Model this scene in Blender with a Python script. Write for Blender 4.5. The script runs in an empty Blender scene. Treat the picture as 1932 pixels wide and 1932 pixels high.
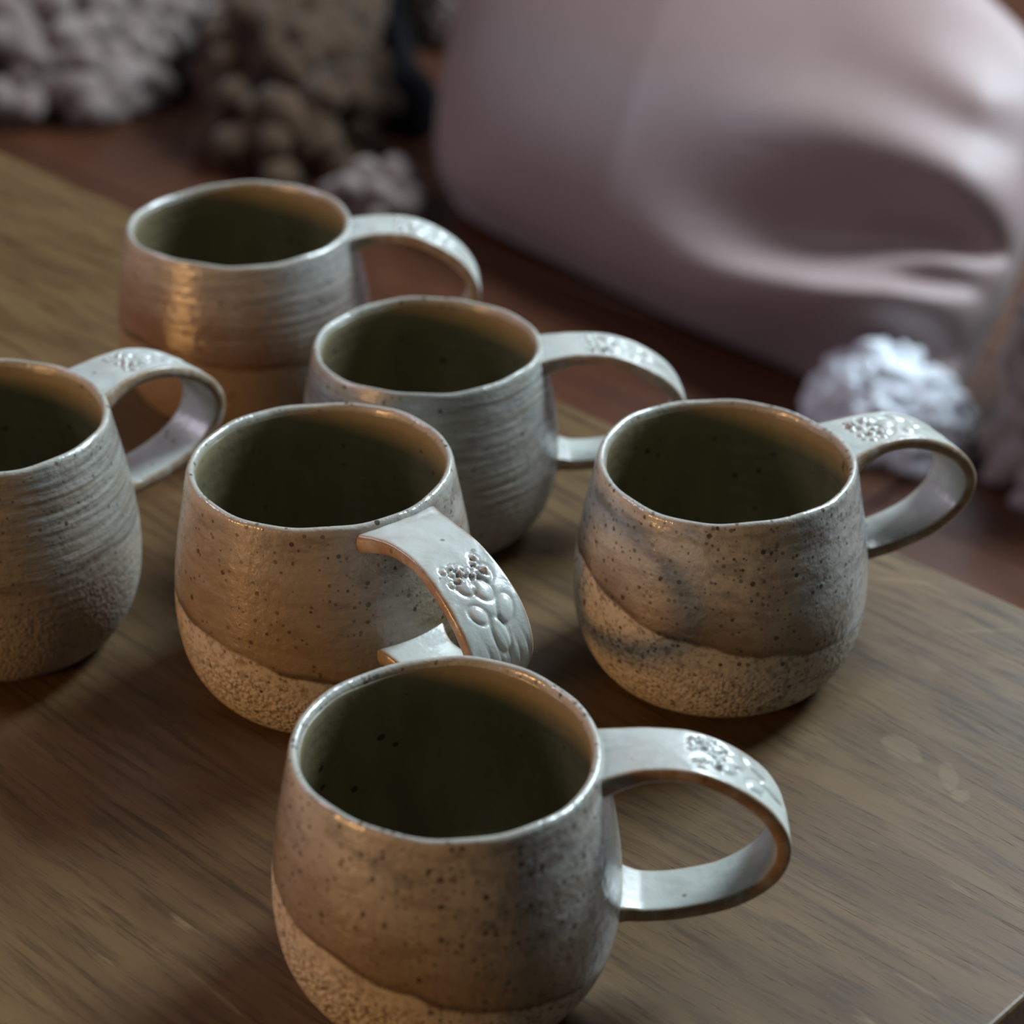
import bpy, math, random
import numpy as np
from mathutils import Matrix, Vector, noise as mn

S = bpy.context.scene
COL = S.collection
rnd = random.Random(7)

# ------------------------------------------------------------------ camera
CAM_H, PITCH, ROLL, FPX = 0.4257, math.radians(30.366), math.radians(0.376), 4271.6
cd = bpy.data.cameras.new('camera'); cam = bpy.data.objects.new('camera', cd); COL.objects.link(cam)
fw = Vector((0, math.cos(PITCH), -math.sin(PITCH)))
r0 = Vector((1, 0, 0)); u0 = r0.cross(fw)
cr = math.cos(ROLL) * r0 + math.sin(ROLL) * u0
cu = -math.sin(ROLL) * r0 + math.cos(ROLL) * u0
mw = Matrix((cr, cu, -fw)).transposed().to_4x4(); mw.translation = (0, 0, CAM_H)
cam.matrix_world = mw
cd.sensor_width = 36; cd.lens = FPX / 1932 * 36
cd.clip_start = 0.01
cd.dof.use_dof = True; cd.dof.focus_distance = 0.66; cd.dof.aperture_fstop = 9.0
S.camera = cam

# ------------------------------------------------------------------ light
S.view_settings.view_transform = 'Standard'; S.view_settings.look = 'None'
S.view_settings.gamma = 1; S.view_settings.use_curve_mapping = False
S.view_settings.exposure = 1.47
w = bpy.data.worlds.new('room'); S.world = w; w.use_nodes = True
w.node_tree.nodes['Background'].inputs[0].default_value = (0.5, 0.58, 0.6, 1)
w.node_tree.nodes['Background'].inputs[1].default_value = 0.028

def area(name, loc, target, sx, sy, power, colr):
    l = bpy.data.lights.new(name, 'AREA'); l.shape = 'RECTANGLE'; l.size = sx; l.size_y = sy
    l.energy = power; l.color = colr
    o = bpy.data.objects.new(name, l); COL.objects.link(o); o.location = loc
    o.rotation_euler = (Vector(target) - Vector(loc)).to_track_quat('-Z', 'Y').to_euler()
    return o
area('window_light', (1.40, 1.72, 1.62), (0.0, 0.7, 0.0), 0.8, 0.7, 36, (0.72, 0.89, 1.0))
area('back_sheen_light', (1.15, 2.75, 1.35), (0.1, 0.9, 0.0), 0.8, 0.9, 7, (0.80, 0.90, 1.0))  # unseen light added to put sheen on the table and floor
area('side_window_light', (-1.9, 1.1, 1.7), (0.0, 0.8, 0.0), .7, .7, 6.5, (0.90, 0.82, 1.0))
area('lamp_light', (-1.38, -0.25, 0.30), (0.0, 0.6, 0.05), 0.22, 0.2, 3.9, (1.0, 0.52, 0.18))

# ------------------------------------------------------------------ helpers
def tag(o, label=None, cat=None, group=None, kind=None):
    if label: o['label'] = label
    if cat: o['category'] = cat
    if group: o['group'] = group
    if kind: o['kind'] = kind
    return o

def mesh_obj(name, verts, faces, mat, parent=None, smooth=True, attrs=None):
    me = bpy.data.meshes.new(name)
    me.from_pydata([tuple(map(float, v)) for v in verts] if not isinstance(verts, np.ndarray) else verts.tolist(),
                   [], faces if isinstance(faces, list) else faces.tolist())
    me.validate(); me.update()
    if smooth: me.polygons.foreach_set('use_smooth', [True] * len(me.polygons))
    if attrs:
        for k, a in attrs.items():
            at = me.attributes.new(k, 'FLOAT', 'POINT'); at.data.foreach_set('value', np.asarray(a, dtype=np.float32))
    if mat: me.materials.append(mat)
    o = bpy.data.objects.new(name, me); COL.objects.link(o)
    if parent: o.parent = parent
    return o

def grid_faces(nr, nc, wrap=True, base=0):
    i = np.arange(nr - 1)[:, None]; j = np.arange(nc if wrap else nc - 1)[None, :]; k = (j + 1) % nc
    return np.stack([base + i * nc + j, base + i * nc + k, base + (i + 1) * nc + k, base + (i + 1) * nc + j], -1).reshape(-1, 4)

class NT:
    """tiny node-graph writer"""
    def __init__(s, name):
        s.m = bpy.data.materials.new(name); s.m.use_nodes = True; s.t = s.m.node_tree
        s.b = s.t.nodes['Principled BSDF']
    def new(s, typ, ins=None, **kw):
        n = s.t.nodes.new(typ)
        for k, v in kw.items(): setattr(n, k, v)
        for k, v in (ins or {}).items(): s.set(n.inputs[k], v)
        return n
    def set(s, sock, v):
        if isinstance(v, bpy.types.NodeSocket): s.t.links.new(v, sock)
        else:
            if sock.type == 'RGBA' and len(v) == 3: v = (*v, 1)
            sock.default_value = v
    def math(s, op, a, b=0.0, clamp=False):
        n = s.new('ShaderNodeMath', {0: a, 1: b}, operation=op); n.use_clamp = clamp; return n.outputs[0]
    def mix(s, f, a, b, mode='MIX'):
        n = s.new('ShaderNodeMix', data_type='RGBA', blend_type=mode)
        s.set(n.inputs[0], f); s.set(n.inputs[6], a); s.set(n.inputs[7], b); return n.outputs[2]
    def ramp(s, v, a, b, lo=0.0, hi=1.0, smooth=True):
        n = s.new('ShaderNodeMapRange', {0: v, 1: a, 2: b, 3: lo, 4: hi})
        if smooth: n.interpolation_type = 'SMOOTHSTEP'
        return n.outputs[0]
    def obj(s): return s.new('ShaderNodeTexCoord').outputs['Object']
    def mapv(s, v, scale=(1, 1, 1), loc=(0, 0, 0), rot=(0, 0, 0)):
        return s.new('ShaderNodeMapping', {0: v, 1: loc, 2: rot, 3: scale}).outputs[0]
    def noise(s, v, sc, det=3, rough=0.5, out=0):
        return s.new('ShaderNodeTexNoise', {'Vector': v, 'Scale': sc, 'Detail': det, 'Roughness': rough}).outputs[out]
    def xyz(s, v): return s.new('ShaderNodeSeparateXYZ', {0: v}).outputs
    def attr(s, name): return s.new('ShaderNodeAttribute', attribute_name=name).outputs['Fac']
    def bump(s, h, strength, dist, prev=None):
        ins = {'Strength': strength, 'Distance': dist, 'Height': h}
        if prev is not None: ins['Normal'] = prev
        return s.new('ShaderNodeBump', ins).outputs[0]
    def out(s, col, rough, normal=None, **kw):
        s.set(s.b.inputs['Base Color'], col); s.set(s.b.inputs['Roughness'], rough)
        if normal is not None: s.set(s.b.inputs['Normal'], normal)
        for k, v in kw.items(): s.set(s.b.inputs[k], v)
        return s.m

# ------------------------------------------------------------------ mug materials
def speckle(n, v, sc, rad, keep, seed):
    vo = n.new('ShaderNodeTexVoronoi', {'Vector': n.mapv(v, loc=(seed, seed * 1.7, 0)), 'Scale': sc, 'Randomness': 1.0})
    rr = n.xyz(vo.outputs['Color'])
    size = n.math('MULTIPLY', n.ramp(rr[0], 1 - keep, 1.0, 0.25, 1.0, False), rad)
    on = n.math('GREATER_THAN', rr[0], 1 - keep)
    d = n.math('DIVIDE', vo.outputs['Distance'], size)
    return n.math('MULTIPLY', on, n.ramp(d, 0.7, 1.15, 1, 0))

def body_mat(c):
    n = NT('glaze_body'); v = n.obj(); x, y, z = n.xyz(v)
    sd = c['seed'] * 3.1
    vs = n.mapv(v, scale=(1, 1, 4.5), loc=(sd, sd, sd))
    wob = n.math('MULTIPLY', n.math('SUBTRACT', n.noise(n.mapv(v, loc=(sd, 0, sd)), 30, 3), 0.5), 0.012)
    line = n.math('ADD', n.math('ADD', c['z0'], n.math('MULTIPLY', x, c['sx'])), n.math('ADD', n.math('MULTIPLY', y, c['sy']), wob))
    above = n.math('SUBTRACT', z, line)                   # metres above the dip line
    soft = n.noise(vs, 28, 4, 0.6)
    streak = n.noise(n.mapv(v, scale=(1, 1, c['stretch']), loc=(sd, 2, 1)), c['sfreq'], 5, 0.65)
    fine = n.noise(n.mapv(v, loc=(sd, 3, 1)), 420, 4, 0.6)
    cream, grey, rust, tan, dark = c['cream'], c['grey'], c['rust'], c['tan'], (0.045, 0.03, 0.018)
    col = n.mix(n.ramp(streak, 0.42, 0.68), cream, grey)
    col = n.mix(n.math('MULTIPLY', n.ramp(soft, 0.5, 0.68), c['patch']), col, tan)
    # thin iron-rich glaze that pools towards the dip line
    pool = n.math('MULTIPLY', n.ramp(n.math('ADD', above, n.math('MULTIPLY', n.math('SUBTRACT', soft, 0.5), 0.03)), 0.0, c['band'], 1, 0), c['rusty'])
    col = n.mix(pool, col, rust)
    edge = n.math('MULTIPLY', n.ramp(n.math('ABSOLUTE', n.math('SUBTRACT', above, 0.0008)), 0.0, 0.0026, 1, 0), c['edge'])
    edge = n.math('MULTIPLY', edge, n.ramp(soft, 0.3, 0.6))
    col = n.mix(edge, col, dark)
    below = n.ramp(above, -0.0008, 0.0006, 1, 0)
    low = n.mix(n.ramp(fine, 0.45, 0.7), c['low'], tan)
    low = n.mix(n.math('MULTIPLY', n.ramp(n.noise(n.mapv(v, scale=(1, 1, 5), loc=(4, sd, 0)), 40, 4, 0.6), 0.55, 0.7), 0.5), low, grey)
    # dark grey smudge seen on the lower wall
    col = n.mix(below, col, low)
    col = n.mix(n.ramp(fine, 0.55, 0.8, 0, 0.35), col, tan)
    col = n.mix(n.ramp(n.math('ADD', z, n.math('MULTIPLY', soft, .002)), c['h'] - .0022, c['h'] - .0002, 0, .65), col, (.43, .41, .35))
    s1 = speckle(n, v, 360, 0.36, 0.22 * c['spk'], sd); s2 = speckle(n, v, 560, 0.45, 0.20 * c['spk'], sd + 5)
    col = n.mix(n.math('MAXIMUM', n.math('MULTIPLY', s1, 0.9), n.math('MULTIPLY', s2, 0.65)), col, dark)
    # iron toned lip
    lip = n.math('MULTIPLY', n.ramp(n.math('ABSOLUTE', n.math('SUBTRACT', z, c['h'] - 0.005)), 0.0, 0.0035, 1, 0), n.ramp(soft, 0.45, 0.62))
    col = n.mix(n.math('MULTIPLY', lip, 0.5), col, tan)
    # relief: crawled beads on the lower wall, throwing lines above
    vb = n.new('ShaderNodeTexVoronoi', {'Vector': n.mapv(v, scale=(1, 1, 0.9)), 'Scale': 700.0}, feature='SMOOTH_F1')
    n.set(vb.inputs['Smoothness'], 0.5)
    beads = n.math('SUBTRACT', 1.0, vb.outputs['Distance'])
    bn = n.bump(beads, n.math('MULTIPLY', n.ramp(above, -0.014, -0.001, 1, 0), c['bead']), 0.0013)
    orange = n.noise(v, 330, 3, 0.55)
    bn = n.bump(orange, 0.32, 0.0013, bn)
    bn = n.bump(streak, n.math('MULTIPLY', n.ramp(above, -0.002, 0.004), c['ring']), 0.0016, bn)
    rough = n.mix(below, n.mix(n.ramp(soft, 0.4, 0.7), (0.24,) * 3, (0.42,) * 3), (0.62,) * 3)
    return n.out(col, rough, bn, **{'Specular IOR Level': 0.5, 'Coat Weight': n.ramp(above, 0, .003, 0, c['coat']), 'Coat Roughness': .10, 'Coat Normal': bn})

def inner_mat(c):
    n = NT('glaze_interior'); v = n.obj(); z = n.xyz(v)[2]; sd = c['seed'] * 2.3
    soft = n.noise(n.mapv(v, scale=(1, 1, 0.35), loc=(sd, 0, 0)), 60, 4, 0.6)
    col = n.mix(n.ramp(soft, 0.35, 0.7), (0.20, 0.172, 0.095), (0.145, 0.125, 0.068))
    top = n.ramp(n.math('ADD', z, n.math('MULTIPLY', soft, 0.012)), c['h'] - 0.012, c['h'] + 0.005)
    col = n.mix(n.math('MULTIPLY', top, .5), col, (0.28, 0.22, 0.14))
    col = n.mix(n.math('MULTIPLY', speckle(n, v, 260, 0.34, 0.10, sd), 0.85), col, (0.03, 0.02, 0.01))
    bn = n.bump(n.noise(v, 260, 3, 0.5), 0.25, 0.0012)
    return n.out(col, 0.3, bn)

def handle_mat(c):
    n = NT('glaze_handle'); v = n.obj(); sd = c['seed']
    soft = n.noise(n.mapv(v, loc=(sd, sd, 0)), 60, 4, 0.55)
    col = n.mix(n.ramp(soft, 0.4, 0.7), (0.50, 0.51, 0.47), (0.40, 0.385, 0.35))
    e = n.math('MULTIPLY', n.attr('edge'), n.ramp(n.noise(v, 140, 4, 0.6), 0.25, 0.6, 0.4, 1.0))
    col = n.mix(e, col, (0.29, 0.19, 0.115))
    col = n.mix(n.math('MULTIPLY', n.attr('cavity'), 0.28), col, (0.28, 0.22, 0.16))
    col = n.mix(n.math('MULTIPLY', speckle(n, v, 330, 0.33, 0.12, sd), 0.6), col, (0.09, 0.06, 0.04))
    bn = n.bump(n.noise(v, 300, 3, 0.5), 0.22, 0.001)
    return n.out(col, 0.26, bn)

# ------------------------------------------------------------------ mug geometry
PR = np.array([[0, .66], [.02, .735], [.05, .80], [.09, .856], [.14, .905], [.22, .958], [.32, .99], [.43, 1], [.56, .99], [.70, .961], [.82, .928], [.92, .896], [.97, .882], [1, .871]])
def pchip(xs, ys, q):
    # smooth monotone-ish sampling of the profile by cubic Hermite with finite-difference tangents
    m = np.gradient(ys, xs); i = np.clip(np.searchsorted(xs, q) - 1, 0, len(xs) - 2)
    h = xs[i + 1] - xs[i]; t = (q - xs[i]) / h
    return ((2*t**3 - 3*t**2 + 1) * ys[i] + (t**3 - 2*t**2 + t) * h * m[i] + (-2*t**3 + 3*t**2) * ys[i + 1] + (t**3 - t**2) * h * m[i + 1])

def make_mug(c):
    s, h = c['s'], c['h']; R = 0.039 * 1.235 * s; Ri = 0.039 * s
    rg = np.random.RandomState(c['seed'])
    NC = 288
    th = np.linspace(0, 2 * np.pi, NC, endpoint=False)
    ph = rg.rand(8) * 6.28
    def wobble(t):      # slight hand-thrown ovality growing towards the rim
        return 1 + 0.010 * np.sin(2 * th + ph[0]) * t + 0.005 * np.sin(3 * th + ph[1]) * t + 0.003 * np.sin(5 * th + ph[2])
    rows = []
    # underside: slightly recessed foot
    for rr, zz in ((0.0, .0022), (.40, .0022), (.52, .0018), (.57, .0004), (.60, 0.0), (.63, 0.0)):
        rows.append((R * rr * np.ones(NC), np.full(NC, zz)))
    for t in np.linspace(0, 1, 150):
        r = R * pchip(PR[:, 0], PR[:, 1], np.array([t]))[0]
        zz = .0004 + t * (h - .0026)
        g = 0
        if c['rings'] > 0:      # throwing lines, a shallow spiral
            env = min(1, max(0, (t - .30) / .15)) * min(1, (1.02 - t) / .06)
            a = t * h / .0038 * 2 * np.pi + th
            amp = .5 + .5 * np.sin(2 * th + ph[3] + t * 9)
            g = c['rings'] * env * .00030 * (np.sin(a) + .6 * np.sin(1.71 * a + ph[4])) * (.35 + .65 * amp)
        rows.append((r * wobble(t) + g, np.full(NC, zz)))
    # rounded lip
    rt = rows[-1][0]; zt = rows[-1][1]; wall = rt - Ri * (1 + .010 * np.sin(2 * th + ph[0]) + .005 * np.sin(3 * th + ph[1]))
    und = .0005 * np.sin(2 * th + ph[5]) + .0003 * np.sin(5 * th + ph[6]) + .00015 * np.sin(13 * th + ph[7])
    for a in np.linspace(0, np.pi, 12)[1:]:
        rows.append((rt - wall * .5 * (1 - np.cos(a)), zt + .0022 * np.sin(a) + und * np.sin(min(a, np.pi / 2))))
    V = np.concatenate([np.stack([r * np.cos(th), r * np.sin(th), z], -1) for r, z in rows])
    F = grid_faces(len(rows), NC)
    root = bpy.data.objects.new('mug', None); COL.objects.link(root)
    root.empty_display_size = .02
    root.location = (c['x'], c['y'], 0.0)
    tag(root, c['label'], 'mug', 'handmade stoneware mugs on the table')
    body = mesh_obj('body', V, F, body_mat(c), root)
    # interior
    ri = rows[-1][0]; zi = rows[-1][1]
    rows2 = [(ri, zi)]
    for t in np.linspace(1, 0, 90)[1:]:
        zz = .006 + t * (h - .008); to = zz / h
        r = R * pchip(PR[:, 0], PR[:, 1], np.array([to]))[0] - .0042 - .0006 * (1 - t)
        k = min(1, (1 - t) / .05); rb = r * wobble(to)
        rr = ri * (1 - k) + rb * k
        if t < .10: rr = rr * (1 - .25 * (1 - t / .10) ** 2)
        rr = rr + .00003 * np.sin(zz / .006 * 6.28 + th)
        rows2.append((rr, zi * (1 - k) + zz * k))
    rl, zl = rows2[-1]
    for k in (.8, .6, .4, .2, .02): rows2.append((rl * k, zl - .0008 * (1 - k)))
    V = np.concatenate([np.stack([r * np.cos(th), r * np.sin(th), np.broadcast_to(z, r.shape)], -1) for r, z in rows2])
    F = grid_faces(len(rows2), NC).tolist(); b = (len(rows2) - 1) * NC; F.append([b + i for i in range(NC)])
    F = [f[::-1] for f in F]
    tag(mesh_obj('interior', V, [f[::-1] for f in F], inner_mat(c), root), 'dark olive glazed inside wall')
    make_handle(c, root, R, Ri, h)
    return root

def catmull(P, n):
    P = np.asarray(P, float); P = np.vstack([2 * P[0] - P[1], P, 2 * P[-1] - P[-2]])
    out = []
    for i in range(1, len(P) - 2):
        for t in np.linspace(0, 1, 40, endpoint=False):
            a, b, c_, d = P[i - 1:i + 3]
            out.append(.5 * (2 * b + (c_ - a) * t + (2 * a - 5 * b + 4 * c_ - d) * t * t + (3 * b - a - 3 * c_ + d) * t ** 3))
    out.append(P[-2]); out = np.array(out)
    L = np.r_[0, np.cumsum(np.linalg.norm(np.diff(out, axis=0), axis=1))]
    q = np.linspace(0, L[-1], n)
    return np.stack([np.interp(q, L, out[:, k]) for k in range(out.shape[1])], -1), L[-1]

def make_handle(c, root, R, Ri, h):
    az = math.radians(c['az']); k = c['hs']
    Ro = R * .882
    pts = [(Ro - .0022, h - .0065, .0125, .0034), (Ro + .004, h - .0048, .0110, .0029), (Ro + .012, h - .0036, .0100, .0024),
           (Ro + .0235 * k, h - .0048, .0099, .0023), (Ro + .035 * k, h - .0105, .0100, .0023), (Ro + .0435 * k, h - .0185, .0099, .0023), (Ro + .0475 * k, h - .0285, .0096, .0023),
           (Ro + .0445 * k, h - .0385, .0092, .0023), (Ro + .035 * k, h - .0462, .0089, .0023), (Ro + .022 * k, h - .0500, .0088, .0023),
           (Ro + .012, h - .0508, .0088, .0024), (R + .0012, h - .0500, .0094, .0028), (R * .985 - .0020, h - .0492, .0108, .0036)]
    pts = [(a, h - (h - b) * c.get('hv', 1.0), cc * c.get('hw', 1.0), d) for a, b, cc, d in pts]
    NS = 300
    P, L = catmull(pts, NS)
    T = np.gradient(P[:, :2], axis=0); T /= np.linalg.norm(T, axis=1)[:, None]
    N = np.stack([-T[:, 1], T[:, 0]], -1)                       # outward side of the strap
    # cross-section: flat strap with rounded edges
    face = np.linspace(-1, 1, 44); sec = []
    for q in face: sec.append((q * .90, 1.0 - .12 * q * q, 0))
    for a in np.linspace(0, np.pi, 12)[1:-1]: sec.append((.90 + .10 * math.sin(a), .88 * math.cos(a), 1))
    for q in face[::-1][::2]: sec.append((q * .90, -1.0 + .12 * q * q, 0))
    for a in np.linspace(np.pi, 0, 12)[1:-1]: sec.append((-.90 - .10 * math.sin(a), .88 * math.cos(a), 1))
    sec = np.array(sec); M = len(sec)
    s_ = np.linspace(0, L, NS)[:, None]
    W = P[:, 2][:, None] * (1 + .02 * np.sin(s_ / .011 + c['seed']))
    Th = P[:, 3][:, None]
    vv = sec[None, :, 0] * W; nn = sec[None, :, 1] * Th
    rg = np.random.RandomState(c['seed'] + 40)
    # pressed floral stamp (raised petals, berries and stem lines) on the outer face
    top = (sec[:, 1] > .5)[None, :] & (sec[:, 2] < .5)[None, :]
    H = np.zeros((NS, M)); cav = np.zeros((NS, M))
    s0 = c['stamp'] * L
    def petal(cs, cv, ls, lv, ang, amp):
        a = math.radians(ang); ds = s_ - cs; dv = vv - cv
        p = (ds * math.cos(a) + dv * math.sin(a)) / ls; q = (-ds * math.sin(a) + dv * math.cos(a)) / lv
        d = np.sqrt(p * p + q * q)
        H[:] += amp * np.clip(1 - d * d, 0, 1) ** .8
        ringm = np.exp(-((d - 1.12) / .20) ** 2); H[:] -= amp * .6 * ringm; cav[:] = np.maximum(cav, ringm * .8)
    for i, (a, b, l1, l2, an) in enumerate([(-.001, -.0022, .0026, .0016, 25), (.0008, .0012, .0030, .0017, 15), (-.0022, .0040, .0026, .0015, -20),
                                            (.0052, -.0030, .0026, .0014, 35), (.0058, .0040, .0034, .0016, -30), (.0100, .0005, .0040, .0015, 8)]):
        petal(s0 + a * 1.45, b * 1.3, l1 * 1.2, l2 * 1.55, an, .0005)
    for i in range(24):
        petal(s0 - .0105 + rg.rand() * .0075, (rg.rand() - .5) * .014, .0012, .0011, 0, .0005)
    for i in range(5):
        sp = rg.rand() * .02 - .002; ln = (vv - (-.007 + i * .0034) - .25 * (s_ - s0 - .010)) / .00045
        m = np.exp(-ln * ln) * np.exp(-((s_ - s0 - .022) / .006) ** 2); H -= .00030 * m; cav[:] = np.maximum(cav, .5 * m)
    H += .00012 * np.sin(s_ / .0023 + 3 * np.sin(vv / .004 + c['seed'])) * np.sin(vv / .0029 + s_ / .006)
    fade = np.clip(1.0 - np.abs(sec[None, :, 0] / .90), 0, .12) / .12
    nn = nn + H * top * fade
    X = P[:, 0][:, None] + N[:, 0][:, None] * nn; Z = P[:, 1][:, None] + N[:, 1][:, None] * nn
    ca, sa = math.cos(az), math.sin(az)
    tw = c.get('skew', 0) * (s_ / L)                             # a little sideways drift, as pulled by hand
    vv = vv + tw
    V = np.stack([X * ca - vv * sa, X * sa + vv * ca, Z], -1).reshape(-1, 3)
    F = grid_faces(NS, M).tolist(); F.append(list(range(M))[::-1]); F.append([(NS - 1) * M + i for i in range(M)])
    edge = np.clip((np.abs(sec[:, 0]) - .84) / .08, 0, 1)[None, :].repeat(NS, 0)
    mesh_obj('handle', V, F, handle_mat(c), root, attrs={'edge': edge.ravel(), 'cavity': (cav * top * fade).ravel()})

base = dict(cream=(.41, .39, .35), grey=(.23, .225, .215), rust=(.15, .09, .04), tan=(.21, .165, .115), low=(.44, .385, .31),
            stretch=2.6, sfreq=85, coat=.6, patch=.6, band=.040, rusty=.85, edge=.75, spk=1, bead=.9, ring=.06, rings=.05, sx=-.2, sy=0, hs=1.0, stamp=.26)
MUGS = [
 dict(x=-.0167, y=.4746, s=.976, h=.078, az=1, seed=3, z0=.0315, sx=-.27, sy=.02, stamp=.30, spk=2.1, hs=.99,
      label='speckled grey and tan stoneware mug nearest the camera at the bottom of the picture'),
 dict(x=-.030, y=.7198, s=.9645, h=.0725, az=4, seed=5, z0=.031, sx=-.05, rings=.4, ring=.42, stretch=8, sfreq=55, bead=.2, spk=.45, rusty=.35, edge=.3, hs=1.04, hv=.91, stamp=.24,
      cream=(.36, .36, .33), grey=(.20, .195, .18), low=(.26, .24, .20),
      label='grey mug with throwing lines in the middle of the cluster, handle reaching behind another mug'),
 dict(x=-.0598, y=.6179, s=.9981, h=.0815, az=-51, seed=9, z0=.031, sx=-.22, sy=.0, band=.07, rusty=.8, rust=(.20, .125, .048), stamp=.34, hs=1.0, hw=1.2, hv=.9, spk=1.1, bead=.75, patch=.8,
      label='tan speckled mug whose flower-stamped handle turns toward the camera'),
 dict(x=-.1071, y=.8192, s=1.0392, h=.0759, az=3, seed=12, z0=.037, sx=-.1, rings=.3, ring=.4, stretch=7, sfreq=50, coat=.9, bead=.15, spk=.35, rusty=.95, edge=1.0, hs=1.0, stamp=.25,
      cream=(.40, .375, .345), rust=(.14, .07, .03), low=(.20, .135, .085),
      label='mug farthest back, grey above a dark rusty band, shiny spots near its rim'),
 dict(x=.0681, y=.6292, s=.9984, h=.0772, az=25, seed=15, z0=.036, sx=-.2, spk=1.9, band=.022, patch=.75, bead=.55, stamp=.17, hs=.99, hw=1.1, hv=.86,
      label='round grey mug with brown streaks standing alone at the right, next to the table edge'),
 dict(x=-.1706, y=.6452, s=.9711, h=.0825, az=46, seed=18, z0=.044, sx=.02, rings=.3, ring=.42, stretch=8, sfreq=55, bead=.25, spk=.5, rusty=.35, edge=.6, stamp=.22, hs=1.0, hw=1.1, hv=.86,
      cream=(.35, .35, .315), grey=(.23, .22, .195), low=(.26, .225, .18),
      label='grey-green mug cut off by the left side of the picture'),
]
for m in MUGS:
    c = dict(base); c.update(m); make_mug(c)

# ------------------------------------------------------------------ table
TU = Vector((-.7205, .6935, 0)); TV = Vector((-.6935, -.7205, 0)); TC = Vector((.257, .587, 0))
def wood_mat(name, cols, sc=1.0, rough=(.32, .5), marks=False, spec=.5):
    n = NT(name); v = n.obj()
    warp = n.noise(n.mapv(v, scale=(.7, 3, 1)), 4 * sc, 3, .5, out=1)
    vw = n.new('ShaderNodeVectorMath', {0: v, 1: n.mapv(warp, scale=(.03, .03, .0))}, operation='ADD').outputs[0]
    g1 = n.noise(n.mapv(vw, scale=(1, 8, 1)), 7 * sc, 5, .6)
    g2 = n.noise(n.mapv(vw, scale=(1, 11, 1), loc=(3, 1, 0)), 26 * sc, 4, .65)
    g3 = n.noise(n.mapv(v, loc=(1, 5, 0)), 6 * sc, 4, .55)
    pore = n.ramp(n.noise(n.mapv(vw, scale=(1, 16, 1), loc=(9, 2, 0)), 75 * sc, 3, .6), .60, .72)
    col = n.mix(n.ramp(g1, .3, .7), cols[0], cols[1])
    col = n.mix(n.ramp(g2, .45, .70, 0, .75), col, cols[2])
    col = n.mix(n.ramp(g3, .4, .7, 0, .45), col, cols[1])
    col = n.mix(n.math('MULTIPLY', pore, .55), col, cols[2])
    rg = n.ramp(g3, .3, .7, *rough)
    if marks:
        pale = cols[3]
        # pale scratches running across the grain, and two dried water marks
        for rot, loc, th in ((.65, (2, 1, 0), .665), (-.2, (5, 7, 0), .69)):
            sc_ = n.noise(n.mapv(v, scale=(1, 7, 1), loc=loc, rot=(0, 0, rot)), 14, 4, .6)
            col = n.mix(n.ramp(sc_, th, th + .07, 0, .4), col, pale)
        x, y, z = n.xyz(v)
        nz = n.math('MULTIPLY', n.math('SUBTRACT', n.noise(v, 120, 3, .5), .5), .9)
        for (cx, cy, a, b, ang, f) in marks:
            ca, sa = math.cos(ang), math.sin(ang)
            dx = n.math('SUBTRACT', x, cx); dy = n.math('SUBTRACT', y, cy)
            p = n.math('DIVIDE', n.math('ADD', n.math('MULTIPLY', dx, ca), n.math('MULTIPLY', dy, sa)), a)
            q = n.math('DIVIDE', n.math('SUBTRACT', n.math('MULTIPLY', dy, ca), n.math('MULTIPLY', dx, sa)), b)
            d = n.math('ADD', n.math('SQRT', n.math('ADD', n.math('MULTIPLY', p, p), n.math('MULTIPLY', q, q))), nz)
            col = n.mix(n.ramp(d, .75, 1.1, f, 0), col, pale)
    bn = n.bump(g2, .12, .0008); bn = n.bump(pore, .25, -.0004, bn)
    return n.out(col, rg, bn, **{'Specular IOR Level': spec})

def tloc(px, py, z=0.0):
    """table-frame coordinates of a place seen in the photograph (only used while laying things out)"""
    d = fw + cr * ((px - 966) / FPX) - cu * ((py - 966) / FPX)
    t = (z - CAM_H) / d.z; p = Vector((0, 0, CAM_H)) + d * t - TC
    return p.dot(TU), p.dot(TV)
marks = []
for px, py, a, b, ang, f in ((1703, 1413, .0088, .0050, 2.9, .6), (1790, 1465, .009, .0032, 2.3, .45), (1812, 1500, .0032, .0032, 0, .5),
                             (1750, 1250, .006, .002, 2.9, .35), (1700, 1095, .012, .0012, .55, .5), (1850, 1190, .013, .0010, .8, .5)):
    x, y = tloc(px, py); marks.append((x, y, a, b, ang, f * .5))

tm = wood_mat('oak_top', [(.148, .087, .036), (.094, .051, .019), (.036, .018, .007), (.27, .19, .10)], 1.0, (.40, .55), marks, .3)
def box(x0, x1, y0, y1, z0, z1, bev=0.0):
    import bmesh
    bm = bmesh.new()
    bmesh.ops.create_cube(bm, size=1)
    for v in bm.verts:
        v.co = ((x0 + x1) / 2 + v.co.x * (x1 - x0), (y0 + y1) / 2 + v.co.y * (y1 - y0), (z0 + z1) / 2 + v.co.z * (z1 - z0))
    if bev: bmesh.ops.bevel(bm, geom=bm.edges[:], offset=bev, segments=3, affect='EDGES', profile=.5)
    return bm
def box_obj(name, b, mat, parent=None, **kw):
    bm = box(*b, **kw); me = bpy.data.meshes.new(name); bm.to_mesh(me); bm.free(); me.materials.append(mat)
    o = bpy.data.objects.new(name, me); COL.objects.link(o); o.parent = parent; return o
FZ = -.30
table = bpy.data.objects.new('table', None); COL.objects.link(table)
tm4 = Matrix((TU, TV, TU.cross(TV))).transposed().to_4x4(); tm4.translation = (TC.x, TC.y, 0)
TROT = math.atan2(TU.y, TU.x); table.location = (TC.x, TC.y, FZ); table.rotation_euler = (0, 0, TROT)
tag(table, 'low brown oak table with worn grain, all the mugs stand on it', 'table')
LX, LY = 1.15, .72
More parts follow.
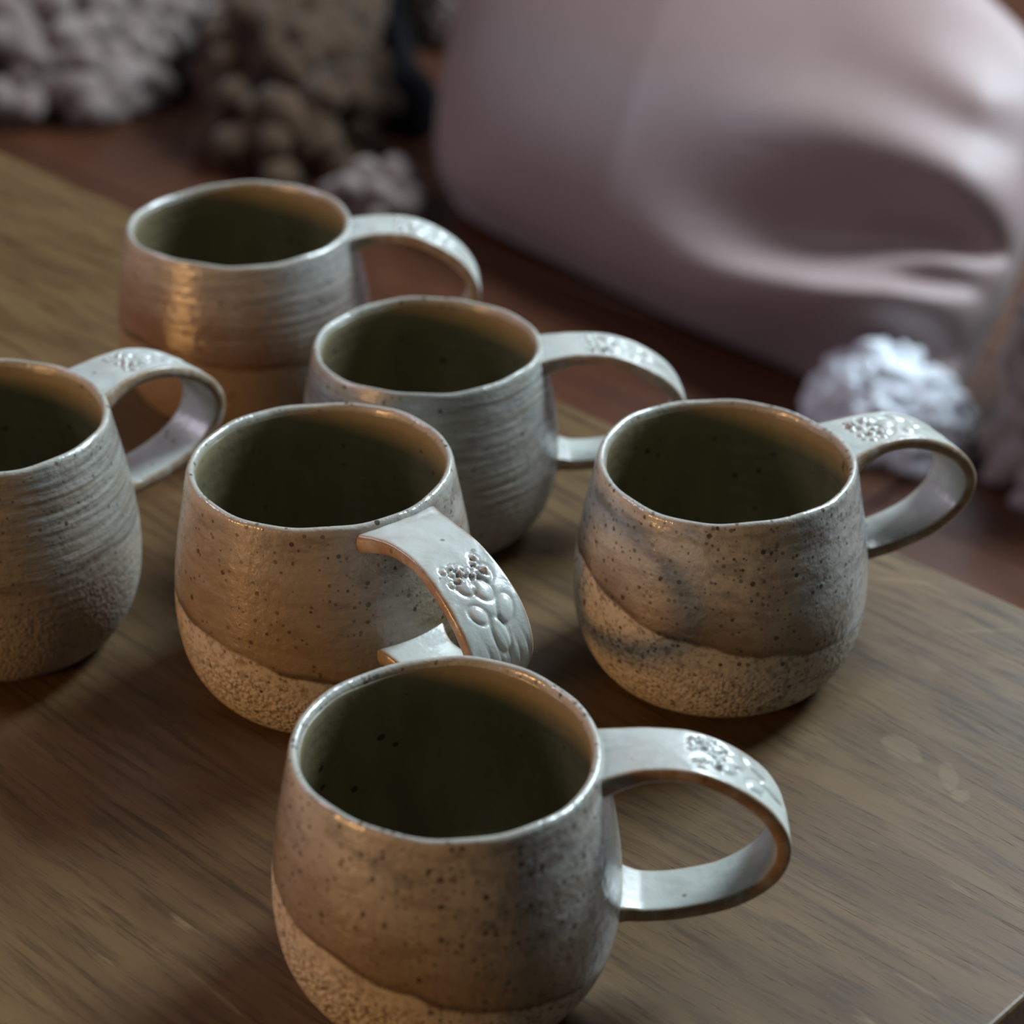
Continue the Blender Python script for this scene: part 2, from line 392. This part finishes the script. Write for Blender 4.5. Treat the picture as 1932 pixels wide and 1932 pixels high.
box_obj('tabletop', (0, LX, 0, LY, -FZ - .024, -FZ), tm, table, bev=.0015)
for x0, x1, y0, y1 in ((.10, LX - .10, .08, .10), (.10, LX - .10, LY - .10, LY - .08)):
    box_obj('apron', (x0, x1, y0, y1, -FZ - .074, -FZ - .024), tm, table, bev=.001)
for x in (.10, LX - .14):
    for y in (.08, LY - .12): box_obj('leg', (x - .002, x + .042, y - .002, y + .042, .0, -FZ - .024), tm, table, bev=.002)

# ------------------------------------------------------------------ floor of long boards
fm = wood_mat('floor_board', [(.10, .036, .016), (.065, .022, .010), (.035, .012, .006), (.3, .2, .1)], .8, (.30, .42))
fl = box_obj('floor', (-2.2, 2.2, -2.2, 2.2, -.02, -.0135), fm)
wm = NT('wall_paint'); wallm = wm.out(wm.mix(wm.noise(wm.obj(), 3), (.30, .24, .19), (.26, .21, .17)), .8)
wb = box_obj('wall_back', (-2.2, 2.2, -2.28, -2.2, -.02, 2.5), wallm)
wb.location = (0, 1.0, FZ); wb.rotation_euler = (0, 0, TROT + math.radians(2)); tag(wb, kind='structure')
fl.location = (0, 1.0, FZ); fl.rotation_euler = (0, 0, TROT + math.radians(2)); tag(fl, kind='structure')
bw = .115
me0 = None
for i in range(38):
    for j in range(2):
        y0 = -2.185 + i * bw
        if me0 is None:
            o = box_obj('floor_board', (-1.095, 1.095, 0, bw - .0025, -.0135, 0), fm, fl, bev=.001); me0 = o.data
        else:
            o = bpy.data.objects.new('floor_board', me0); COL.objects.link(o); o.parent = fl
        off = .37 * (i % 3) - .37
        o.location = (-1.1 + 2.195 * j, y0, 0)

# ------------------------------------------------------------------ pink cushion
def unproj(px, py, z):
    d = fw + cr * ((px - 966) / FPX) - cu * ((py - 966) / FPX); t = (z - CAM_H) / d.z
    return Vector((0, 0, CAM_H)) + d * t
def fabric_mat(name, col, col2, sheen, rough=.6, sc=300):
    n = NT(name); v = n.obj(); f = n.noise(v, 6, 3, .5)
    c = n.mix(n.ramp(f, .3, .7), col, col2)
    bn = n.bump(n.noise(v, sc, 2, .5), .15, .001)
    return n.out(c, rough, bn, **{'Sheen Weight': sheen, 'Sheen Roughness': .4})
pink = fabric_mat('pink_velvet', (.34, .245, .235), (.29, .20, .185), .3, .55)

CO = Vector((-.030, 1.700, FZ)); CU = Vector((.657, -.755, 0)).normalized(); nb = Vector((.755, .657, 0)).normalized()
LEAN = math.radians(47)
CW = nb * math.cos(LEAN) + Vector((0, 0, 1)) * math.sin(LEAN); CN = CU.cross(CW) 
if CN.y > 0: CN = -CN
def cplane(px, py):
    d = fw + cr * ((px - 966) / FPX) - cu * ((py - 966) / FPX); o = Vector((0, 0, CAM_H))
    t = (CO - o).dot(CN) / d.dot(CN); p = o + d * t - CO
    return p.dot(CU), p.dot(CW)
def coons(c0, c1, d0, d1, n, m):
    """c0/c1: bottom/top curves (n pts), d0/d1: left/right curves (m pts)"""
    s = np.linspace(0, 1, n)[None, :, None]; t = np.linspace(0, 1, m)[:, None, None]
    A = (1 - t) * c0[None] + t * c1[None]; B = (1 - s) * d0[:, None] + s * d1[:, None]
    C = (1 - s) * (1 - t) * c0[0] + s * (1 - t) * c0[-1] + (1 - s) * t * c1[0] + s * t * c1[-1]
    return A + B - C
def curve(pix, n): return catmull([cplane(*p) for p in pix], n)[0]
NU, NV = 220, 180
bot = curve([(872, 400), (960, 462), (1150, 560), (1350, 655), (1500, 712), (1640, 770), (1775, 800)], NU)
topc = curve([(925, -150), (1100, -230), (1350, -260), (1600, -200), (1800, -60), (1935, 60), (2010, 170)], NU)
lef = curve([(872, 400), (848, 330), (855, 220), (872, 110), (890, 0), (925, -150)], NV)
rig = curve([(1775, 800), (1815, 720), (1850, 640), (1890, 560), (1935, 440), (1960, 330), (2010, 170)], NV)
G = coons(bot, topc, lef, rig, NU, NV)                 # (NV, NU, 2) plane coordinates
ss = np.linspace(-1, 1, NU)[None, :]; tt = np.linspace(-1, 1, NV)[:, None]
puff = ((1 - np.abs(ss) ** 3.2) * (1 - np.abs(tt) ** 3.2)).clip(0, 1) ** .42
D = .085 * puff * (1 - .45 * np.clip((ss + .1) / 1.1, 0, 1))
def ridge(pix, amp, wid, taper=True):
    global D
    Q, L = catmull([cplane(*p) for p in pix], 120); Q = Q[:, :2]
    best = np.full(G.shape[:2], 1e9); idx = np.zeros(G.shape[:2])
    for k, q in enumerate(Q):
        d = (G[..., 0] - q[0]) ** 2 + (G[..., 1] - q[1]) ** 2
        m = d < best; best[m] = d[m]; idx[m] = k
    e = idx / (len(Q) - 1); env = np.sin(np.clip(e * 1.15, 0, 1) * np.pi / 2) ** 2 if taper else 1
    widv = wid * (1.6 - .85 * e)
    D = D + amp * env * np.exp(-best / widv ** 2) * np.clip(puff * 1.6, 0, 1)
for pix, amp, wid in (
        ([(1200, 400), (1400, 520), (1560, 575), (1720, 590), (1900, 545)], .046, .022),
        ([(1250, 330), (1480, 280), (1700, 290), (1930, 360)], .026, .034),
        ([(1250, 400), (1450, 455), (1650, 440), (1900, 440)], -.022, .022),
        ([(1560, 510), (1720, 495), (1900, 475)], .020, .013),
        ([(1400, 650), (1600, 680), (1880, 620)], -.030, .018),
        ([(1350, 780), (1560, 740), (1740, 690), (1880, 630)], .022, .020),
        ([(1600, 150), (1760, 130), (1900, 190)], .014, .03),
        ([(1680, 550), (1800, 540), (1920, 520)], -.018, .010)):
    ridge([(a, b + 55) for a, b in pix], amp, wid)
def cpt(a, b, d): return CO + CU * a + CW * b + CN * d
Vf = [cpt(G[i, j, 0], G[i, j, 1], D[i, j]) for i in range(NV) for j in range(NU)]
Vb = [cpt(G[i, j, 0], G[i, j, 1], -.05 * puff[i, j]) for i in range(NV) for j in range(NU)]
Ff = grid_faces(NV, NU, False).tolist(); Fb = [[a + NV * NU for a in f[::-1]] for f in Ff]
V = np.array([tuple(v) for v in Vf + Vb])
# lift so that the cushion just rests on the floor
V[:, 2] = np.maximum(V[:, 2], FZ + .0006)
ori = np.array([CO.x, CO.y, FZ])
cush = mesh_obj('cushion', V - ori, Ff + Fb, pink)
import bmesh
bm = bmesh.new(); bm.from_mesh(cush.data); bmesh.ops.remove_doubles(bm, verts=bm.verts, dist=.0004); bmesh.ops.recalc_face_normals(bm, faces=bm.faces)
bm.to_mesh(cush.data); bm.free(); cush.location = ori
tag(cush, 'large dusty pink cushion with gathered folds leaning behind the table', 'cushion')

# ------------------------------------------------------------------ fluffy throws
def fur_mat(name, a, b, c3, sheen=.15):
    n = NT(name); v = n.obj()
    t = n.attr('tone')
    col = n.mix(n.ramp(t, 0, .6), a, b); col = n.mix(n.ramp(t, .6, 1), col, c3)
    bn = n.bump(n.noise(v, 160, 3, .6), .5, .003)
    return n.out(col, .85, bn, **{'Sheen Weight': sheen, 'Specular IOR Level': .25})
def ico():
    bm = bmesh.new(); bmesh.ops.create_icosphere(bm, subdivisions=2, radius=1)
    v = np.array([tuple(x.co) for x in bm.verts]); f = np.array([[y.index for y in x.verts] for x in bm.faces]); bm.free(); return v, f
IV, IF = ico()
def throw(name, label, spine, mat, size=.016, seed=1, dens=1.0, cat='throw'):
    """spine: list of (x, y, radius_across, height); a rumpled roll of cloth along it, covered with long tufts"""
    rg = np.random.RandomState(seed)
    P, L = catmull(spine, 70); T = np.gradient(P[:, :2], axis=0); T /= np.linalg.norm(T, axis=1)[:, None]; Nn = np.stack([-T[:, 1], T[:, 0]], -1)
    NA = 40; A = np.linspace(-.12, math.pi + .12, NA); rows = []
    for i in range(70):
        e = math.sin(min(1, min(i, 69 - i) / 9) * math.pi / 2) ** .6 + .02
        for a in A:
            bump = 1 + .14 * mn.noise(Vector((i * .13, a * 1.6, seed * 3.7))) + .07 * mn.noise(Vector((i * .4, a * 4, seed * 1.7)))
            w_ = P[i, 2] * e * math.cos(a) * bump; z_ = P[i, 3] * e * math.sin(a) * bump
            rows.append((P[i, 0] + Nn[i, 0] * w_, P[i, 1] + Nn[i, 1] * w_, FZ + max(z_, .001)))
    B = np.array(rows); F = grid_faces(70, NA, False)
    org = np.array([P[35, 0], P[35, 1], FZ])
    # tufts
    tri = B[F]; ctr = tri.mean(1); nr = np.cross(tri[:, 1] - tri[:, 0], tri[:, 3] - tri[:, 0]); ar = np.linalg.norm(nr, axis=1); nr /= ar[:, None] + 1e-12
    out = ctr - np.array([P[35, 0], P[35, 1], FZ]); 
    flip = np.sign((nr * np.stack([ctr[:, 0] * 0, ctr[:, 0] * 0, ctr[:, 0] * 0 + 1], -1)).sum(1)); flip[flip == 0] = 1; nr *= flip[:, None]
    nt = int(min(2600, dens * ar.sum() / (size * size * .9)))
    pick = rg.choice(len(F), nt, p=ar / ar.sum())
    vs, fs, tone = [B], [F.tolist()], [np.full(len(B), .4)]
    off = len(B); tf = []
    VV = []; TT = []
    for k in pick:
        w4 = rg.dirichlet([1, 1, 1, 1]); p = (tri[k] * w4[:, None]).sum(0)
        nn = nr[k] * .8 + rg.randn(3) * .5; nn[2] -= .25; nn /= np.linalg.norm(nn)
        a1 = np.cross(nn, rg.randn(3)); a1 /= np.linalg.norm(a1); a2 = np.cross(nn, a1)
        sz = size * (.6 + .7 * rg.rand())
        loc = IV[:, 0:1] * a1 * sz * .62 + IV[:, 1:2] * a2 * sz * .62 + IV[:, 2:3] * nn * sz * .95
        q = p + nn * sz * .2 + loc
        q[:, 2] = np.maximum(q[:, 2], FZ + .0008)
        VV.append(q); tbase = .30 + .50 * (mn.noise(Vector(p * 7)) * .5 + .5) + .12 * rg.rand()
        TT.append(np.clip(tbase + .08 * IV[:, 2], 0, 1))
    root = bpy.data.objects.new(name, None); COL.objects.link(root); root.location = org; tag(root, label, cat)
    if not VV:
        root['label'] = label; mesh_obj('cloth', B - org, F, mat, root); return root
    mesh_obj('cloth_backing', B - org, F, mat, root, attrs={'tone': tone[0]})
    TF = (IF[None] + (np.arange(len(VV)) * len(IV))[:, None, None]).reshape(-1, 3)
    o = mesh_obj('tufts', np.concatenate(VV) - org, TF, mat, root, attrs={'tone': np.concatenate(TT)})
    o['kind'] = 'stuff'
    return root
beige = fur_mat('beige_tufts', (.13, .085, .06), (.22, .162, .14), (.33, .265, .25))
light_beige = fur_mat('light_beige_tufts', (.16, .105, .08), (.30, .235, .215), (.50, .42, .41))
brown = fur_mat('shaded_brown_tufts', (.035, .016, .007), (.060, .030, .014), (.10, .055, .028))  # shaded half of the throw, its shade put into a dark brown
white = fur_mat('white_tufts', (.78, .80, .85), (.84, .86, .90), (.88, .91, .95), .5)
throw('tufted_blanket', 'rumpled beige tufted blanket lying behind the table at the left',
      [(-1.0, 2.52, .21, .14), (-.75, 2.35, .22, .15), (-.53, 2.17, .20, .14), (-.445, 2.04, .155, .14), (-.375, 1.93, .075, .09)], beige, .027, 2, 1.7, 'blanket')
throw('tufted_blanket', 'shaded right half of the tufted blanket behind the farthest mug, shade put into its brown',
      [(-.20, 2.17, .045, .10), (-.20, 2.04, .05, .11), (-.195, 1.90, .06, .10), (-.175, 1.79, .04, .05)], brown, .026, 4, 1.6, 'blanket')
throw('tufted_blanket', 'small grey-brown bunch of tufted blanket against the lower left edge of the pink cushion',
      [(-.13, 1.735, .025, .025), (-.108, 1.715, .03, .03), (-.088, 1.70, .022, .024)], beige, .018, 5, 1.4, 'blanket')
throw('tufted_blanket', 'strip of beige tufted blanket rising beside the upper left edge of the pink cushion',
      [(-.03, 2.48, .03, .10), (-.045, 2.30, .025, .09), (-.052, 2.12, .022, .07)], beige, .016, 6, 1.4, 'blanket')
black = fabric_mat('gap_shadow_black', (.004, .0035, .004), (.006, .005, .006), .0, 1.0)  # black shape added where the gap holds only deep shadow
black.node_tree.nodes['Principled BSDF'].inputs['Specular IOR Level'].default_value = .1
throw('gap_shadow', 'black fill for the deep shadow in the gap between the shaded blanket half and the pink cushion',
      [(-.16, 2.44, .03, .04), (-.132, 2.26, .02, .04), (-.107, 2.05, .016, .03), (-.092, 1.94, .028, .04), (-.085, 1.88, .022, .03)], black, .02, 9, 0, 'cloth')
throw('tufted_blanket', 'grey-beige tufted blanket bunched at the right of the pink cushion',
      [(.62, 1.50, .09, .24), (.46, 1.36, .085, .24), (.35, 1.25, .05, .15)], light_beige, .022, 8, 1.5, 'blanket')
throw('fluffy_trim', 'bright white fluffy cloth corner sticking out below the pink cushion',
      [(.215, 1.39, .02, .035), (.255, 1.34, .033, .055), (.295, 1.305, .025, .035)], white, .009, 11, 1.8, 'cloth')
